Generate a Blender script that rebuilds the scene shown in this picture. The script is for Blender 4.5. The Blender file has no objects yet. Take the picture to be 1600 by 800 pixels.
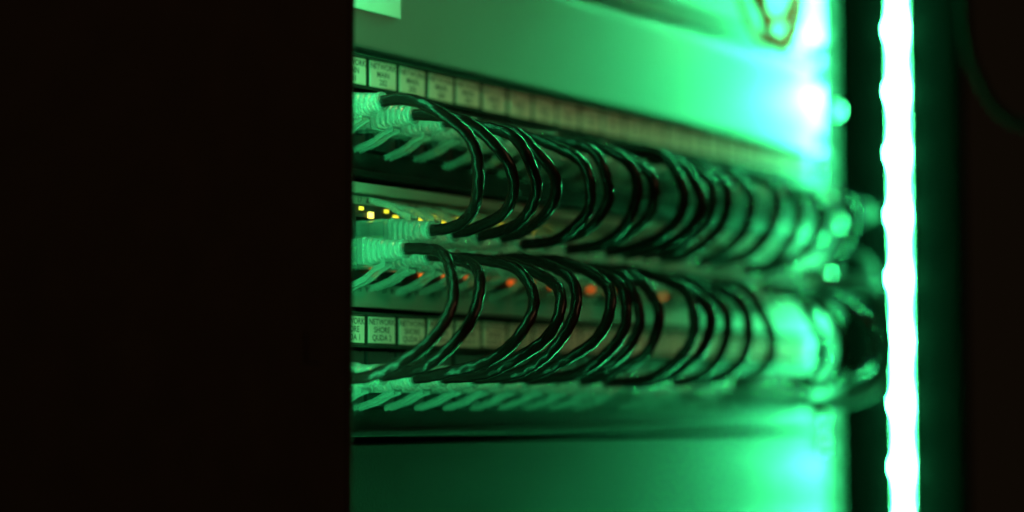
import bpy, bmesh, math, random
from mathutils import Vector, Matrix
random.seed(7)
C = bpy.context.scene.collection
scene = bpy.context.scene

# ------------------------------------------------------------------ camera
cam_d = bpy.data.cameras.new('camera')
cam = bpy.data.objects.new('camera', cam_d); C.objects.link(cam)
scene.camera = cam
YAW, PITCH, ROLL = .6026, .0729, -.0007
F = Vector((math.cos(YAW)*math.cos(PITCH), math.sin(YAW)*math.cos(PITCH), math.sin(PITCH)))
R_ = Vector((math.sin(YAW), -math.cos(YAW), 0)); U_ = R_.cross(F)
R2 = math.cos(ROLL)*R_ + math.sin(ROLL)*U_; U2 = -math.sin(ROLL)*R_ + math.cos(ROLL)*U_
M = Matrix((R2, U2, -F)).transposed().to_4x4(); M.translation = Vector((-.5508, -.4446, .011))
cam.matrix_world = M
cam_d.sensor_width = 36; cam_d.lens = 3230/1600*36
cam_d.clip_start = .02; cam_d.clip_end = 50
cam_d.dof.use_dof = True; cam_d.dof.focus_distance = .688; cam_d.dof.aperture_fstop = 3.6

# ------------------------------------------------------------------ world, room light, exposure
w = bpy.data.worlds.new('World'); scene.world = w; w.use_nodes = True
w.node_tree.nodes['Background'].inputs[0].default_value = (1, .62, .3, 1)
w.node_tree.nodes['Background'].inputs[1].default_value = .004
LED_COL = (.046, 1, .295)
STRIP_R, STRIP_L = 225.0, 56.0
def area(name, loc, target, size, power, col):
    l = bpy.data.lights.new(name, 'AREA'); l.energy = power; l.color = col; l.size = size
    o = bpy.data.objects.new(name, l); C.objects.link(o); o.location = loc
    o.rotation_euler = (Vector(target)-Vector(loc)).to_track_quat('-Z', 'Y').to_euler()
    return o
area('dim_room_lamp', (.35, -1.5, .75), (.1, 0, .08), .5, 3.7, (1, .55, .27))
vs = scene.view_settings
vs.view_transform = 'Standard'; vs.look = 'None'; vs.exposure = 0; vs.gamma = 1; vs.use_curve_mapping = False
scene.cycles.max_bounces = 10; scene.cycles.transmission_bounces = 8; scene.cycles.transparent_max_bounces = 8
scene.cycles.sample_clamp_indirect = 4

# ------------------------------------------------------------------ materials
def mat(name, col, rough=.5, metal=0, spec=.5, bump=0, bscale=400, var=0, vscale=60, trans=0, ior=1.45,
        emis=None, estr=0, rvar=0, coat=0, mapscale=(1, 1, 1)):
    m = bpy.data.materials.new(name); m.use_nodes = True
    nt = m.node_tree; b = nt.nodes['Principled BSDF']
    b.inputs['Base Color'].default_value = (*col, 1); b.inputs['Roughness'].default_value = rough
    b.inputs['Metallic'].default_value = metal; b.inputs['Specular IOR Level'].default_value = spec
    b.inputs['IOR'].default_value = ior; b.inputs['Transmission Weight'].default_value = trans
    b.inputs['Coat Weight'].default_value = coat; b.inputs['Coat Roughness'].default_value = .36
    if emis:
        b.inputs['Emission Color'].default_value = (*emis, 1); b.inputs['Emission Strength'].default_value = estr
    if bump or var or rvar:
        tc = nt.nodes.new('ShaderNodeTexCoord'); mp = nt.nodes.new('ShaderNodeMapping')
        mp.inputs['Scale'].default_value = mapscale
        nt.links.new(tc.outputs['Object'], mp.inputs['Vector'])
    if bump:
        n = nt.nodes.new('ShaderNodeTexNoise'); n.inputs['Scale'].default_value = bscale; n.inputs['Detail'].default_value = 4
        bp = nt.nodes.new('ShaderNodeBump'); bp.inputs['Strength'].default_value = bump; bp.inputs['Distance'].default_value = .0005
        nt.links.new(mp.outputs[0], n.inputs['Vector']); nt.links.new(n.outputs['Fac'], bp.inputs['Height'])
        nt.links.new(bp.outputs[0], b.inputs['Normal'])
    if var or rvar:
        n = nt.nodes.new('ShaderNodeTexNoise'); n.inputs['Scale'].default_value = vscale; n.inputs['Detail'].default_value = 6
        nt.links.new(mp.outputs[0], n.inputs['Vector'])
        if var:
            r = nt.nodes.new('ShaderNodeMapRange'); r.inputs[1].default_value = .3; r.inputs[2].default_value = .7
            r.inputs[3].default_value = 1-var; r.inputs[4].default_value = 1+var
            mx = nt.nodes.new('ShaderNodeVectorMath'); mx.operation = 'SCALE'; mx.inputs[0].default_value = col
            nt.links.new(n.outputs['Fac'], r.inputs[0]); nt.links.new(r.outputs[0], mx.inputs['Scale'])
            nt.links.new(mx.outputs[0], b.inputs['Base Color'])
        if rvar:
            r = nt.nodes.new('ShaderNodeMapRange'); r.inputs[1].default_value = .3; r.inputs[2].default_value = .7
            r.inputs[3].default_value = rough-rvar; r.inputs[4].default_value = rough+rvar
            nt.links.new(n.outputs['Fac'], r.inputs[0]); nt.links.new(r.outputs[0], b.inputs['Roughness'])
    return m

grey_paint = mat('grey_paint', (.54, .54, .53), .33, metal=.93, spec=.8, coat=.9, bump=.06, bscale=1400, var=.01)
switch_paint = mat('switch_paint', (.20, .20, .18), .42, spec=.5, bump=.25, bscale=900, var=.06, rvar=.05)
black_paint = mat('black_paint', (.022, .022, .02), .42, spec=.5, bump=.3, bscale=1100, var=.2, rvar=.06)
black_panel = mat('black_panel', (.004, .004, .004), .32, spec=.30, bump=.3, bscale=1100, var=.1, rvar=.008)
wall_black = mat('wall_black', (.0018, .0018, .0018), .9, spec=.01, bump=.2, bscale=700, var=.2)
rail_paint = mat('rail_paint', (.025, .025, .024), .6, spec=.15, bump=.3, bscale=900, var=.2)
door_black = mat('door_black', (.016, .013, .010), .75, spec=.15, bump=.2, bscale=900, var=.15)
black_plastic = mat('black_plastic', (.018, .018, .018), .45, bump=.1, bscale=700, var=.15)
holder_plastic = mat('holder_plastic', (.02, .03, .025), .22, bump=.05, bscale=300, var=.15)
paper = mat('paper', (.70, .54, .50), .6, spec=.2, bump=.15, bscale=500, var=.05, vscale=140)
sticker_mat = mat('sticker_vinyl', (.62, .62, .60), .5, spec=.4, var=.03)
ink = mat('ink', (.06, .06, .06), .7)
face_ink = mat('face_ink', (.04, .045, .04), .7)
jacket_mat = mat('jacket', (.013, .0035, .0035), .24, spec=.14, bump=.2, bscale=420, var=.1, vscale=200, rvar=.03)
thick_jacket = mat('thick_jacket', (.012, .014, .012), .7, spec=.2, bump=.3, bscale=500, var=.15)
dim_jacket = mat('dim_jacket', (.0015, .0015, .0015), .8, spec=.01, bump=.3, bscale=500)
orange_jacket = mat('orange_jacket', (.95, .03, .001), .7, spec=.03, bump=.2, bscale=500, var=.1)
chrome = mat('screw_metal', (.7, .7, .68), .22, metal=1, bump=.1, bscale=900, rvar=.08)
gold = mat('wire_core', (.35, .28, .16), .4, var=.5, vscale=700)
amber = mat('amber_light', (.5, .45, .1), .4, emis=(1, .78, .03), estr=1.3)
amber_hot = mat('amber_light_bright', (.5, .45, .1), .4, emis=(1, .86, .12), estr=3.2)
orange_l = mat('orange_light', (.5, .2, .05), .4, emis=(1, .14, .01), estr=.95)
unlit = mat('unlit_light', (.25, .25, .2), .4)
led_r = mat('green_strip_glow', (.8, .8, .8), .4, emis=LED_COL, estr=STRIP_R)
led_r2 = mat('green_chip_glow', (.8, .8, .8), .4, emis=LED_COL, estr=STRIP_R*1.8)
led_l = mat('green_strip_glow_dim', (.8, .8, .8), .4, emis=LED_COL, estr=STRIP_L)
led_l2 = mat('green_chip_glow_dim', (.8, .8, .8), .4, emis=LED_COL, estr=STRIP_L*3)
tape_white = mat('tape_white', (.6, .6, .58), .5, var=.05)

def clear_mat(name, tint, dif):
    m = mat(name, tint, .08, trans=1, ior=1.5, bump=.4, bscale=750, spec=.7, mapscale=(1, .4, 1))
    nt = m.node_tree; b = nt.nodes['Principled BSDF']; out = nt.nodes['Material Output']
    t = nt.nodes.new('ShaderNodeBsdfTranslucent'); t.inputs[0].default_value = (*tint, 1)
    d = nt.nodes.new('ShaderNodeBsdfDiffuse'); d.inputs[0].default_value = (*tint, 1)
    m1 = nt.nodes.new('ShaderNodeMixShader'); m1.inputs[0].default_value = .8
    m2 = nt.nodes.new('ShaderNodeMixShader'); m2.inputs[0].default_value = dif
    nt.links.new(t.outputs[0], m1.inputs[1]); nt.links.new(d.outputs[0], m1.inputs[2])
    nt.links.new(b.outputs[0], m2.inputs[1]); nt.links.new(m1.outputs[0], m2.inputs[2])
    g = nt.nodes.new('ShaderNodeBsdfGlossy'); g.inputs['Roughness'].default_value = .08
    nt.links.new(b.inputs['Normal'].links[0].from_socket, g.inputs['Normal'])
    m3 = nt.nodes.new('ShaderNodeMixShader'); m3.inputs[0].default_value = .20
    nt.links.new(m2.outputs[0], m3.inputs[1]); nt.links.new(g.outputs[0], m3.inputs[2])
    nt.links.new(m3.outputs[0], out.inputs['Surface'])
    return m
clear_plastic = clear_mat('clear_plastic', (.92, .96, .94), .13)
clear_boot = clear_mat('clear_boot', (.90, .95, .93), .22)

# ------------------------------------------------------------------ helpers
def add_box(bm, x0, x1, y0, y1, z0, z1, bev=0):
    r = bmesh.ops.create_cube(bm, size=1)
    vs_ = r['verts']
    for v in vs_:
        v.co = Vector(((x0+x1)/2+v.co.x*(x1-x0), (y0+y1)/2+v.co.y*(y1-y0), (z0+z1)/2+v.co.z*(z1-z0)))
    if bev:
        es = list({e for v in vs_ for e in v.link_edges})
        bmesh.ops.bevel(bm, geom=es, offset=bev, segments=2, affect='EDGES', profile=.6)

def mesh_of(name, bm, m, smooth=False):
    me = bpy.data.meshes.new(name); bm.normal_update(); bm.to_mesh(me); bm.free(); me.materials.append(m)
    if smooth: me.shade_smooth()
    return me

def link(name, me, parent=None, loc=(0, 0, 0), rot=None):
    o = bpy.data.objects.new(name, me); C.objects.link(o)
    if parent: o.parent = parent
    o.location = loc
    if rot: o.rotation_euler = rot
    return o

def boxes(name, lst, m, parent=None, bev=0, loc=(0, 0, 0)):
    bm = bmesh.new()
    for b in lst: add_box(bm, *b, bev=bev)
    return link(name, mesh_of(name, bm, m), parent, loc)

def thing(name, label, cat, loc=(0, 0, 0), group=None):
    o = bpy.data.objects.new(name, None); C.objects.link(o); o.location = loc
    o.empty_display_size = .01
    o['label'] = label; o['category'] = cat
    if group: o['group'] = group
    return o

def tube_mesh(name, pts, rad, m, sides=12, lump=0, phase=0, caps=True):
    """tube along pts (Vectors); lump = relative height of the twisted-pair bumps under the jacket"""
    bm = bmesh.new(); rings = []
    n = len(pts); up = Vector((1, 0, .01)); L = 0
    t_prev = None
    for i, p in enumerate(pts):
        t = (pts[min(i+1, n-1)]-pts[max(i-1, 0)]).normalized()
        if t_prev is None:
            a = t.cross(up)
            if a.length < .1: a = t.cross(Vector((0, 0, 1)))
            a.normalize()
        else:
            a = (a - t*a.dot(t)).normalized()
        b = t.cross(a); t_prev = t
        if i: L += (p-pts[i-1]).length
        ring = []
        for k in range(sides):
            th = 2*math.pi*k/sides
            r = rad*(1 + lump*(.65*math.sin(2*th+L*1150+phase)+.35*math.sin(3*th-L*700+phase*2)))
            ring.append(bm.verts.new(p+(a*math.cos(th)+b*math.sin(th))*r))
        rings.append(ring)
    for i in range(n-1):
        for k in range(sides):
            bm.faces.new((rings[i][k], rings[i][(k+1) % sides], rings[i+1][(k+1) % sides], rings[i+1][k]))
    if caps:
        bm.faces.new(rings[0][::-1]); bm.faces.new(rings[-1])
    bmesh.ops.recalc_face_normals(bm, faces=bm.faces)
    return mesh_of(name, bm, m, True)

def bez(P, n):
    out = []
    for i in range(n+1):
        t = i/n; u = 1-t
        out.append(P[0]*u**3+P[1]*3*u*u*t+P[2]*3*u*t*t+P[3]*t**3)
    return out

def spline(P, n=10):
    out = []
    Q = [P[0]*2-P[1]]+P+[P[-1]*2-P[-2]]
    for i in range(1, len(Q)-2):
        a, b, c, d = Q[i-1:i+3]
        for k in range(n):
            t = k/n
            out.append(.5*((2*b)+(c-a)*t+(2*a-5*b+4*c-d)*t*t+(3*b-a-3*c+d)*t**3))
    out.append(P[-1]); return out

text_cache = {}
def text_mesh(body, size, m, align='CENTER', spacing=1.05):
    key = (body, size, m.name)
    if key in text_cache: return text_cache[key]
    cu = bpy.data.curves.new('lettering', 'FONT'); cu.body = body; cu.size = size; cu.align_x = align; cu.align_y = 'CENTER'
    cu.space_line = spacing; cu.resolution_u = 3; cu.offset = size*.022
    o = bpy.data.objects.new('lettering_source', cu); C.objects.link(o)
    dg = bpy.context.evaluated_depsgraph_get()
    me = bpy.data.meshes.new_from_object(o.evaluated_get(dg)); me.name = 'lettering'
    bpy.data.objects.remove(o); me.materials.clear(); me.materials.append(m)
    text_cache[key] = me
    return me

U = .04445
X0, X1 = -.1005, .3660            # left and right end of a 19 inch panel
SP = lambda i: -.0202+.017*i      # patch panel port centre
SW = lambda j: -.0085+.014*j      # switch port centre

def screw(parent, x, z, y=-.0005, r=.0042):
    bm = bmesh.new()
    prof = [(0, -.0028), (r*.45, -.0027), (r*.8, -.0021), (r, -.0010), (r, 0)]
    N = 20; rings = []
    for rr, yy in prof:
        rings.append([bm.verts.new((rr*math.cos(2*math.pi*k/N), yy, rr*math.sin(2*math.pi*k/N))) for k in range(N)] if rr else [bm.verts.new((0, yy, 0))])
    for a, b in zip(rings, rings[1:]):
        for k in range(N):
            k2 = (k+1) % N
            bm.faces.new((a[0], b[k], b[k2]) if len(a) == 1 else (a[k], b[k], b[k2], a[k2]))
    bmesh.ops.recalc_face_normals(bm, faces=bm.faces)
    o = link('screw', mesh_of('screw', bm, chrome, True), parent, (x, y, z))
    boxes('screw_slot', [(-r*.6, r*.6, -.0031, -.0025, -.0004, .0004), (-.0004, .0004, -.00312, -.0025, -r*.6, r*.6)], black_plastic, o)
    return o

# ------------------------------------------------------------------ setting: cabinet interior, room
bm = bmesh.new(); add_box(bm, -.15, .42, .35, .353, -.5, .6)
o = link('cabinet_back', mesh_of('cabinet_back', bm, black_paint)); o['kind'] = 'structure'
bm = bmesh.new(); add_box(bm, -2.5, 3.5, 2.2, 2.25, -1.2, 1.6)
o = link('room_wall', mesh_of('room_wall', bm, door_black)); o['kind'] = 'structure'

sp_r = thing('cabinet_side_wall', 'black cabinet side wall that carries the glowing green strip', 'cabinet wall', (.402, 0, 0))
boxes('side_sheet', [(0, .0015, -.052, .35, -.5, .6)], wall_black, sp_r)
boxes('front_flange', [(-.004, .0015, -.0575, -.0522, -.5, .6)], wall_black, sp_r, bev=.0008)
sp_l = thing('cabinet_side_wall', 'black cabinet side wall hidden behind the near door', 'cabinet wall', (-.142, 0, 0))
boxes('side_sheet', [(-.0015, 0, -.043, .35, -.5, .6)], black_paint, sp_l)

rail = thing('rack_rail', 'vertical mounting rail with square holes beside the right ends of the panels', 'rack rail', (.3695, .003, 0))
boxes('rail_face', [(-.012, .016, .0, .002, -.45, .55)], rail_paint, rail)
boxes('rail_return', [(.016, .018, -.0005, .05, -.45, .55)], rail_paint, rail)
holes = bmesh.new()
for k in range(-20, 34):
    z = k*.0158+.006
    add_box(holes, .0030, .0095, -.0011, -.0003, z-.003, z+.003)
h = link('square_hole', mesh_of('square_hole', holes, black_plastic), rail); h['kind'] = 'stuff'
rail2 = thing('rack_rail', 'vertical mounting rail behind the near door at the left ends of the panels', 'rack rail', (-.092, .003, 0))
boxes('rail_face', [(-.026, .012, .0, .002, -.45, .55)], switch_paint, rail2)

door = thing('cabinet_door', 'near black cabinet door filling the left third of the picture', 'cabinet door', (-.066, -.053, 0))
boxes('door_sheet', [(-.60, -.0015, 0, .0018, -.6, .7)], door_black, door)
boxes('folded_edge', [(-.0030, 0, -.0004, .009, -.6, .7)], door_black, door, bev=.0007)
boxes('stiffener', [(-.066, -.036, .0020, .010, -.6, .7)], door_black, door, bev=.001)
boxes('inner_bracket', [(-.0045, -.0030, .0045, .0180, -.45, .55)], door_black, door)
boxes('latch_plate', [(-.022, -.014, -.0006, -.0002, .024, .033)], door_black, door, bev=.0001)

# ------------------------------------------------------------------ LED strips
def led_strip(label, x, y, sgn, gm, cm):
    t = thing('light_strip', label, 'light strip', (x, y, 0), 'green light strips inside the cabinet')
    s = sgn
    boxes('backing_tape', [(min(0, s*.0012), max(0, s*.0012), -.0040, .0040, -.42, .52)], tape_white, t)
    # half-round silicone sleeve, its width swelling over every chip
    bm = bmesh.new(); N = 9; prev = None; z = -.42; step = .031
    while z < .5201:
        sw = .5+.5*math.cos(2*math.pi*(z-.0125)/step)
        hw = .0017+.0018*sw**1.2; hh = .0030+.0012*sw
        ring = [bm.verts.new((s*(.0012+hh*math.sin(math.pi*k/(N-1))), hw*math.cos(math.pi*k/(N-1)), z)) for k in range(N)]
        if prev:
            for k in range(N-1): bm.faces.new((prev[k], prev[k+1], ring[k+1], ring[k]))
        prev = ring; z += .0031
    bmesh.ops.recalc_face_normals(bm, faces=bm.faces)
    link('glowing_sleeve', mesh_of('glowing_sleeve', bm, gm, True), t)
    bm = bmesh.new(); add_box(bm, -.0008, .0008, -.0030, .0030, -.003, .003, bev=.0004)
    cme = mesh_of('light_chip', bm, cm)
    z = -.42+.0125-.0125+(.0125-(-.42)) % step
    z = .0125-13*step
    while z < .51:
        link('light_chip', cme, t, (s*.0052, 0, z)); z += step
    return t
led_strip('white-hot green light strip glowing on the right side wall', .4015, -.0240, -1, led_r, led_r2)
led_strip('green light strip hidden behind the near black door', -.0690, -.0415, 1, led_l, led_l2)

# ------------------------------------------------------------------ blank panels and units
def unit_panel(t, z0, n, m, name='front_plate', lip=True):
    h = n*U-.0018
    boxes(name, [(X0, X1, 0, .0022, .0009, h)], m, t, bev=.0006)
    if lip:
        boxes('folded_lip', [(X0+.017, X1-.017, .0023, .018, h-.0022, h-.0004)], m, t)
        boxes('folded_lip', [(X0+.017, X1-.017, .0023, .018, .0012, .0030)], m, t)
    for x in (X0+.0085, X1-.0085):
        for zz in (.0066, h-.0055): screw(t, x, zz)

top = thing('grey_unit', 'plain light grey unit with white sticker above the upper patch panel', 'rack unit', (0, 0, 3*U))
unit_panel(top, 0, 1, grey_paint)
boxes('raised_bezel', [(X0+.022, X1-.016, -.0022, -.0002, .0011, .0395)], grey_paint, top, bev=.0012)
boxes('sticker', [(-.030, .0222, -.0027, -.0023, .0146, .034)], sticker_mat, top)
upper = thing('grey_unit', 'light grey unit at the very top edge behind hanging orange cables', 'rack unit', (0, 0, 4*U))
unit_panel(upper, 0, 2, grey_paint)
boxes('raised_bezel', [(X0+.022, X1-.022, -.0030, -.0002, .0060, .080)], grey_paint, upper, bev=.0015)
low = thing('blank_panel', 'smooth dark blank panel below the lower patch panel', 'blank panel', (0, 0, -3*U))
unit_panel(low, 0, 3, black_panel)

# ------------------------------------------------------------------ patch panels
def jack_mesh(w, h, ow, oh, depth, cz, name, m):
    """square bezel with a real opening ow x oh centred at cz"""
    bm = bmesh.new()
    add_box(bm, -w/2, -ow/2, -.0012, depth, -h/2, h/2)
    add_box(bm, ow/2, w/2, -.0012, depth, -h/2, h/2)
    add_box(bm, -ow/2, ow/2, -.0012, depth, cz+oh/2, h/2)
    add_box(bm, -ow/2, ow/2, -.0012, depth, -h/2, cz-oh/2)
    add_box(bm, -ow/2, ow/2, depth-.001, depth, cz-oh/2, cz+oh/2)
    return mesh_of(name, bm, m)

patch_jack = jack_mesh(.0150, .0190, .0120, .0100, .014, 0, 'port', black_plastic)
bm = bmesh.new(); add_box(bm, -.0073, .0073, 0, .0003, -.0045, .0045)
label_me = mesh_of('label_card', bm, paper)

def patch_panel(label, z, words):
    t = thing('network_patch_bay', label, 'patch panel', (0, 0, z), 'patch panels above and below the switch')
    h = U-.0018
    a, b = SP(-2)-.010, SP(21)+.010
    boxes('front_plate', [(X0, a, 0, .002, .0009, h), (b, X1, 0, .002, .0009, h), (a, b, 0, .002, .0009, .0100),
                          (a, b, 0, .002, .0310, h)], black_panel, t)
    boxes('backing', [(a, b, .0145, .0160, .0095, .0315)], black_plastic, t)
    boxes('bottom_fold', [(X0+.018, X1-.018, -.0035, -.0002, .0009, .0032)], black_panel, t, bev=.0006)
    ho = boxes('label_holder', [(a, b, -.0012, -.0002, .0318, .0428)], holder_plastic, t)
    boxes('holder_rail', [(a, b, -.0030, -.0014, .0424, .0434), (a, b, -.0030, -.0014, .0313, .0323)], holder_plastic, ho, bev=.0003)
    for i in range(-2, 22):
        x = SP(i)
        link('port', patch_jack, t, (x, 0, .0205))
        c = link('label_card', label_me, t, (x+random.uniform(-.0002, .0002), -.00155, .0376+random.uniform(-.00015, .00015)), (0, random.uniform(-.018, .018), 0))
        txt = words(i)
        link('lettering', text_mesh(txt, .0029, ink, spacing=.95), c, (0, -.00006, 0), (math.pi/2, 0, 0))
    # slim clear latch bars between the ports
    bm = bmesh.new()
    for i in range(-2, 21): add_box(bm, SP(i)+.0077, SP(i)+.0093, .0003, .0015, .0105, .0305)
    link('port_divider', mesh_of('port_divider', bm, black_panel), t)
    for x in (X0+.0085, X1-.0085):
        for zz in (.0066, h-.0055): screw(t, x, zz)
    return t
patch_panel('black patch panel just under the grey unit, labels reading NETWORK MAIN', 2*U, lambda i: 'NETWORK\nMAIN\n%d' % (200+i))
patch_panel('black patch panel below the switch, labels reading NETWORK SHORE QUDA', 0, lambda i: 'NETWORK\nSHORE\nQUDA %d' % (i if i > 0 else i+24))

# ------------------------------------------------------------------ network switch
sw = thing('network_switch', 'grey network switch with lit port lights between the two patch panels', 'network switch', (0, 0, U))
h = U-.0018
a, b = SW(-2)-.0095, SW(21)+.0095
boxes('front_plate', [(X0, X1, 0, .002, .0009, .0088), (X0, X1, 0, .002, .0362, .0390), (X0, a, 0, .002, .0090, .0360),
                      (b, X1, 0, .002, .0090, .0360)], switch_paint, sw)
boxes('lid_edge', [(X0+.018, X1-.018, -.0028, .30, .0398, .0434)], switch_paint, sw, bev=.0006)
boxes('port_recess', [(a, b, .0145, .0155, .0086, .0364)], black_plastic, sw)
sw_jack_me = {}
swj = jack_mesh(.0138, .0136, .0121, .0088, .014, -.0019, 'port', black_plastic)
swj2 = jack_mesh(.0138, .0136, .0121, .0088, .014, .0019, 'port', black_plastic)
bm = bmesh.new(); add_box(bm, -.0012, .0012, -.0004, .0004, -.0010, .0010, bev=.0002)
lt = {}
for nm, m in (('a', amber), ('h', amber_hot), ('o', orange_l), ('u', unlit)):
    me = bpy.data.meshes.new('port_light'); bm.to_mesh(me); me.materials.append(m); lt[nm] = me
bm.free()
for j in range(-2, 22):
    x = SW(j)
    link('port', swj, sw, (x, 0, .0292)); link('port', swj2, sw, (x, 0, .0156))
    n = 2*j+15
    if n < 48:
        link('port_number', text_mesh(str(n), .0027, face_ink), sw, (x-.0030, -.0003, .0376), (math.pi/2, 0, 0))
        link('port_number', text_mesh(str(n+1), .0027, face_ink), sw, (x-.0030, -.0003, .0070), (math.pi/2, 0, 0))
        for zz, s in ((.0376, 1), (.0070, -1)):
            tb = bmesh.new()
            vv = [tb.verts.new(q) for q in ((-.0010, 0, -.0008*s), (.0010, 0, -.0008*s), (0, 0, .0011*s), (-.0010, .0002, -.0008*s), (.0010, .0002, -.0008*s), (0, .0002, .0011*s))]
            tb.faces.new(vv[:3]); tb.faces.new(vv[3:][::-1])
            for q in range(3): tb.faces.new((vv[q], vv[(q+1) % 3], vv[3+(q+1) % 3], vv[3+q]))
            bmesh.ops.recalc_face_normals(tb, faces=tb.faces)
            link('port_arrow', mesh_of('port_arrow', tb, face_ink), sw, (x+.0014, -.0004, zz))
    up = j <= 5 or j in (7, 8)
    link('port_light', lt['h' if j == 1 else ('a' if up else 'u')], sw, (x+.0016, -.0016, .0322+.0004))
    link('port_light', lt['a' if up and j != 3 else 'u'], sw, (x-.0036, -.0016, .0346)).scale = (.75, 1, .6)
    on = j in (1, 3, 4, 5, 7, 8, 9, 11, 12, 15)
    link('port_light', lt['o' if on else 'u'], sw, (x+.0030, -.0019, .0138)).scale = (1.5, 1, 1.3)
    link('port_light', lt['u'], sw, (x+.0034, -.0016, .0112))
for k in range(2):
    f = boxes('uplink_cage', [(-.0075, .0075, -.0016, .012, -.0060, .0060)], chrome, sw, bev=.0005, loc=(.312+.019*k, 0, .024))
    boxes('cage_flap', [(-.0063, .0063, -.0022, -.0017, -.0046, .0046)], black_plastic, f)
for x in (X0+.0085, X1-.0085):
    for zz in (.0150, .0290): screw(sw, x, zz)

# ------------------------------------------------------------------ plugs and cables
D0 = .029
def plug_body():
    bm = bmesh.new()
    add_box(bm, -.0058, .0058, -.0125, .0085, -.0040, .0040, bev=.0005)
    add_box(bm, -.0062, .0062, -.0150, -.0126, -.0044, .0044, bev=.0005)
    add_box(bm, -.0036, .0036, -.0110, -.0015, .0041, .0046)          # stop rib on the back
    for x in (-.0045, .0045): add_box(bm, x-.0004, x+.0004, -.0120, .004, -.0046, -.0041)
    return mesh_of('plug', bm, clear_plastic)
def boot():
    """ribbed clear strain relief, square at the plug and round at the cable, built along -y"""
    bm = bmesh.new(); N = 28; rings = []
    secs = []
    y = .0151; L = D0-.0151
    for q in range(0, 43):
        f = q/42
        r = 1.0 if (q % 6) < 3 else .80
        if q < 2: r = 1.05
        if q > 39: r = 1.12
        secs.append((y+L*f, (.0058*(1-f)+.00285*f)*r, (.0046*(1-f)+.00285*f)*r, 4.5*(1-f)**1.5+2))
    secs.append((D0+.0002, .0021, .0021, 2))
    for (yy, rx, rz, p) in secs:
        ring = []
        for k in range(N):
            th = 2*math.pi*k/N; c, s = math.cos(th), math.sin(th)
            ring.append(bm.verts.new((rx*math.copysign(abs(c)**(2/p), c), -yy, rz*math.copysign(abs(s)**(2/p), s))))
        rings.append(ring)
    for a_, b_ in zip(rings, rings[1:]):
        for k in range(N): bm.faces.new((a_[k], b_[k], b_[(k+1) % N], a_[(k+1) % N]))
    bm.faces.new(rings[0]); bm.faces.new(rings[-1][::-1])
    bmesh.ops.recalc_face_normals(bm, faces=bm.faces)
    return mesh_of('boot', bm, clear_boot)
def lever(drop=1.0):
    """springy release lever: leaves the boot, bends away from the plug and back towards the panel, forked tip"""
    bm = bmesh.new()
    path = [(.0215, -.0040), (.0195, -.0048), (.0170, -.0058), (.0145, -.0076), (.0122, -.0090), (.0100, -.0098), (.0070, -.0108), (.0040, -.0120)]
    path = [(d, -.0040+(z+.0040)*drop) for d, z in path]
    def slab(x0f, x1f, p):
        rows = []
        for i, (d, z) in enumerate(p):
            f = i/(len(p)-1)
            a0 = p[max(i-1, 0)]; a1 = p[min(i+1, len(p)-1)]
            tx, tz = a1[0]-a0[0], a1[1]-a0[1]; l = math.hypot(tx, tz); nx, nz = -tz/l*.00055, tx/l*.00055
            x0, x1 = x0f(f), x1f(f)
            rows.append([bm.verts.new((x0, -(d+nx), z+nz)), bm.verts.new((x1, -(d+nx), z+nz)), bm.verts.new((x1, -(d-nx), z-nz)), bm.verts.new((x0, -(d-nx), z-nz))])
        for a_, b_ in zip(rows, rows[1:]):
            for k in range(4): bm.faces.new((a_[k], a_[(k+1) % 4], b_[(k+1) % 4], b_[k]))
        bm.faces.new(rows[0]); bm.faces.new(rows[-1][::-1])
    slab(lambda f: -.0021, lambda f: .0021, path[:5])
    slab(lambda f: -.0021+.0004*f, lambda f: -.0005, path[4:])
    slab(lambda f: .0005, lambda f: .0021-.0004*f, path[4:])
    rib = [(d, z-.0009) for d, z in path]
    slab(lambda f: -.0021+.0003*f, lambda f: -.0016+.0003*f, rib); slab(lambda f: .0016-.0003*f, lambda f: .0021-.0003*f, rib)
    bmesh.ops.recalc_face_normals(bm, faces=bm.faces)
    return mesh_of('release_lever', bm, clear_plastic)
def wires():
    bm = bmesh.new()
    for k in range(8):
        x = -.0036+k*.00103
        add_box(bm, x-.00035, x+.00035, -.0105, .0070, .0010, .0018)
        add_box(bm, x-.00022, x+.00022, .0040, .0072, .0019, .0036)
    add_box(bm, -.0021, .0021, -.0122, -.0108, -.0018, .0018, bev=.0005)
    return mesh_of('wire_core', bm, gold)
PLUG, BOOT, LEVERS, WIRES = plug_body(), boot(), [lever(.70), lever(.82), lever(.94)], wires()

def connector(parent, x, z, flip, tilt=0, yaw=0, lv=None):
    o = link('plug', PLUG, parent, (x, 0, z))
    o.rotation_euler = (tilt, math.pi if flip else 0, yaw)
    link('boot', BOOT, o)
    link('release_lever', LEVERS[0] if z < .01 and abs(parent.location.z) < .07 and not flip and z != 0 else random.choice(LEVERS[1:]), o)
    link('wire_core', WIRES, o)
    M_ = Matrix.Translation((x, 0, z)) @ o.rotation_euler.to_matrix().to_4x4()
    return M_ @ Vector((0, -D0+.001, 0)), (M_.to_3x3() @ Vector((0, -1, 0)))

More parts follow.
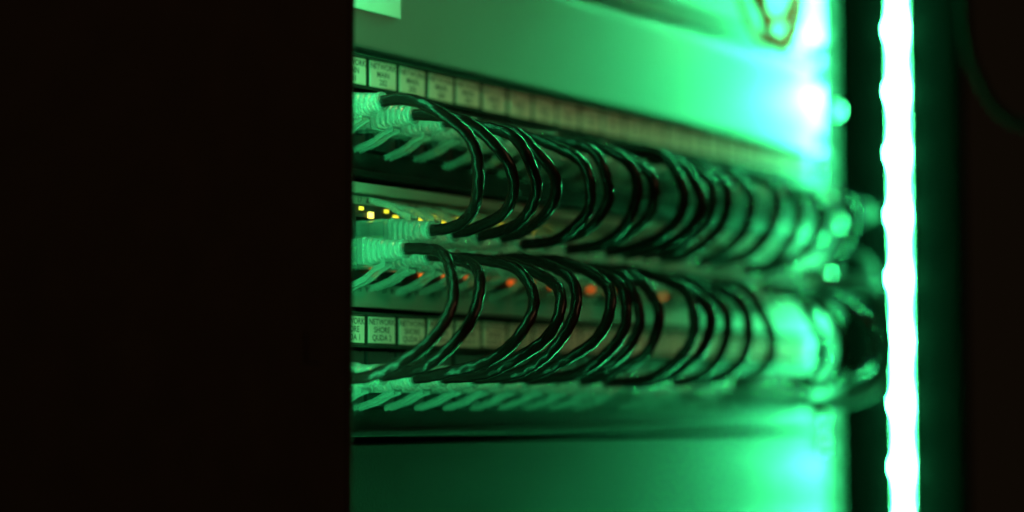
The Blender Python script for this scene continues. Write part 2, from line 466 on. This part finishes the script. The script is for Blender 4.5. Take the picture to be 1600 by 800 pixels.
ORD = 'first second third fourth fifth sixth seventh eighth ninth tenth eleventh twelfth thirteenth fourteenth fifteenth sixteenth seventeenth eighteenth nineteenth twentieth twenty-first twenty-second'.split()
ZT, ZU, ZL, ZB = 2*U+.0205, U+.0256, U+.0180, .0205
DU = [0.0599, 0.0617, 0.0625, 0.0592, 0.0644, 0.0617, 0.0635, 0.0644, 0.0656, 0.0656, 0.0605, 0.0587, 0.0638, 0.0523, 0.0568, 0.064, 0.0509, 0.0517, 0.062, 0.0453, 0.0443]
DL = [0.0591, 0.0612, 0.0691, 0.0729, 0.0688, 0.0727, 0.0704, 0.0647, 0.0633, 0.0707, 0.0682, 0.075, 0.0576, 0.06, 0.074, 0.0525, 0.0554, 0.074, 0.0514, 0.0538, 0.0643]

def patch_cable(label, group, x0, z0, f0, x1, z1, f1, dm, t0=0, sway=0):
    t = thing('patch_cable', label, 'patch cable', (x0, 0, z0), group)
    A, a = connector(t, 0, 0, f0, t0+random.uniform(-.03, .03), random.uniform(-.04, .04))
    B, b = connector(t, x1-x0, z1-z0, f1, random.uniform(-.03, .03), random.uniform(-.04, .04))
    hh = (dm-.0017-D0)/.75
    ha, hb = hh*1.05, hh*.95
    P = [A, A+a*ha, B+b*hb, B]
    P[1] += Vector((sway, 0, random.uniform(-.002, .002))); P[2] += Vector((sway, 0, random.uniform(-.002, .002)))
    pts = bez(P, 150)
    ph = random.uniform(0, 6)
    L = 0
    for i in range(1, len(pts)-1):
        e = min(i, len(pts)-1-i)/20; e = min(e, 1)
        pts[i] = pts[i]+Vector((math.sin(i*.11+ph)*.0006, math.sin(i*.085+ph*1.7)*.0006, math.sin(i*.12+ph*2)*.0005))*e
    link('jacket', tube_mesh('jacket', pts, .00198, jacket_mat, 14, .06, ph), t)
    return t

skip_up, skip_low = (12, 15, 18, 19), (11, 14, 16, 17)
n = 0
for k in range(21):
    if k in skip_up: continue
    patch_cable('dark patch cable looping from upper patch panel down to switch, %s from the left' % ORD[n],
                'patch cables looping from the upper patch panel to the switch',
                SP(k), ZT, False, SW(k+1), ZU, True, DU[k], t0=(-.05 if k == 0 else .03), sway=random.uniform(-.003, .003))
    n += 1
n = 0
for k in range(21):
    if k in skip_low: continue
    patch_cable('dark patch cable looping from switch down to lower patch panel, %s from the left' % ORD[n],
                'patch cables looping from the switch to the lower patch panel',
                SW(k), ZL, False, SP(k-1), ZB, False, DL[k], sway=random.uniform(-.003, .003))
    n += 1

# thicker cables at the far right end, running from the switch to the side wall
def dome_screw(parent, x, z, y, r):  # chrome domes added to mirror the strip as bright blurred glints
    bm = bmesh.new(); bmesh.ops.create_uvsphere(bm, u_segments=24, v_segments=14, radius=r)
    bmesh.ops.delete(bm, geom=[v for v in bm.verts if v.co.y > r*.3], context='VERTS')
    link('glint_screw', mesh_of('glint_screw', bm, chrome, True), parent, (x, y, z))
dome_screw(sw, .3575, .0285, -.0040, .0042)
dome_screw(rail, .0075, .1570, -.0035, .0040)
dome_screw(rail, .0075, .1010, -.0035, .0036)
V = Vector
def loose(label, pts, r, m, group=None, lump=0, cat='cable'):
    o = link('network_cable', tube_mesh('network_cable', spline([V(p) for p in pts], 10), r, m, 12, lump, 1.0))
    o['label'] = label; o['category'] = cat
    if group: o['group'] = group
    return o
G = 'cables between the switch and the side wall'
loose('green-lit cable crossing to the strip level with the top of the switch', [(.345, -.004, .103), (.362, -.020, .107), (.378, -.016, .104), (.392, .012, .100)], .0032, thick_jacket, G)
loose('cable rising from the switch corner towards the glowing strip', [(.350, -.003, .060), (.368, -.020, .070), (.380, -.014, .082), (.392, .012, .092)], .0028, thick_jacket, G)
loose('cable running level from the switch screws to the glowing strip', [(.352, -.003, .070), (.370, -.020, .072), (.380, -.014, .069), (.392, .012, .066)], .0034, thick_jacket, G)
loose('cable sagging in a wide bow at the right end of the lower loops', [(.345, -.004, .066), (.352, -.026, .067), (.360, -.033, .056), (.362, -.035, .038), (.358, -.031, .022), (.345, -.020, .014), (.338, -.002, .012)], .0032, thick_jacket, G)

GO = 'orange cables drooping over the top grey unit'
loose('orange cable with the lowest droop in front of the top grey unit', [(0.217, -.030, .26), (0.235, -.030, .215), (0.248, -.030, .177), (0.259, -.031, .170), (0.273, -.030, .176), (0.295, -.028, .215), (0.310, -.026, .26)], .0021, orange_jacket, GO)
loose('orange cable with a short flat droop above the lowest one', [(0.224, -.026, .26), (0.240, -.026, .202), (0.249, -.027, .185), (0.262, -.027, .182), (0.278, -.026, .190), (0.300, -.024, .235), (0.304, -.023, .26)], .0021, orange_jacket, GO)
loose('orange cable hanging steeply nearest the rack rail', [(0.207, -.020, .26), (0.234, -.020, .203), (0.254, -.020, .177), (0.274, -.020, .175), (0.296, -.020, .190), (0.322, -.018, .230), (0.330, -.016, .26)], .0015, orange_jacket, GO)
loose('dim thin cable curving through the dark at the far right', [(.360, -.0740, .30), (.360, -.0755, .215), (.360, -.0776, .180), (.360, -.0823, .1645), (.360, -.0886, .1519), (.360, -.0963, .1438), (.360, -.104, .1402), (.360, -.115, .1385), (.360, -.135, .141), (.352, -.17, .155)], .0022, dim_jacket)
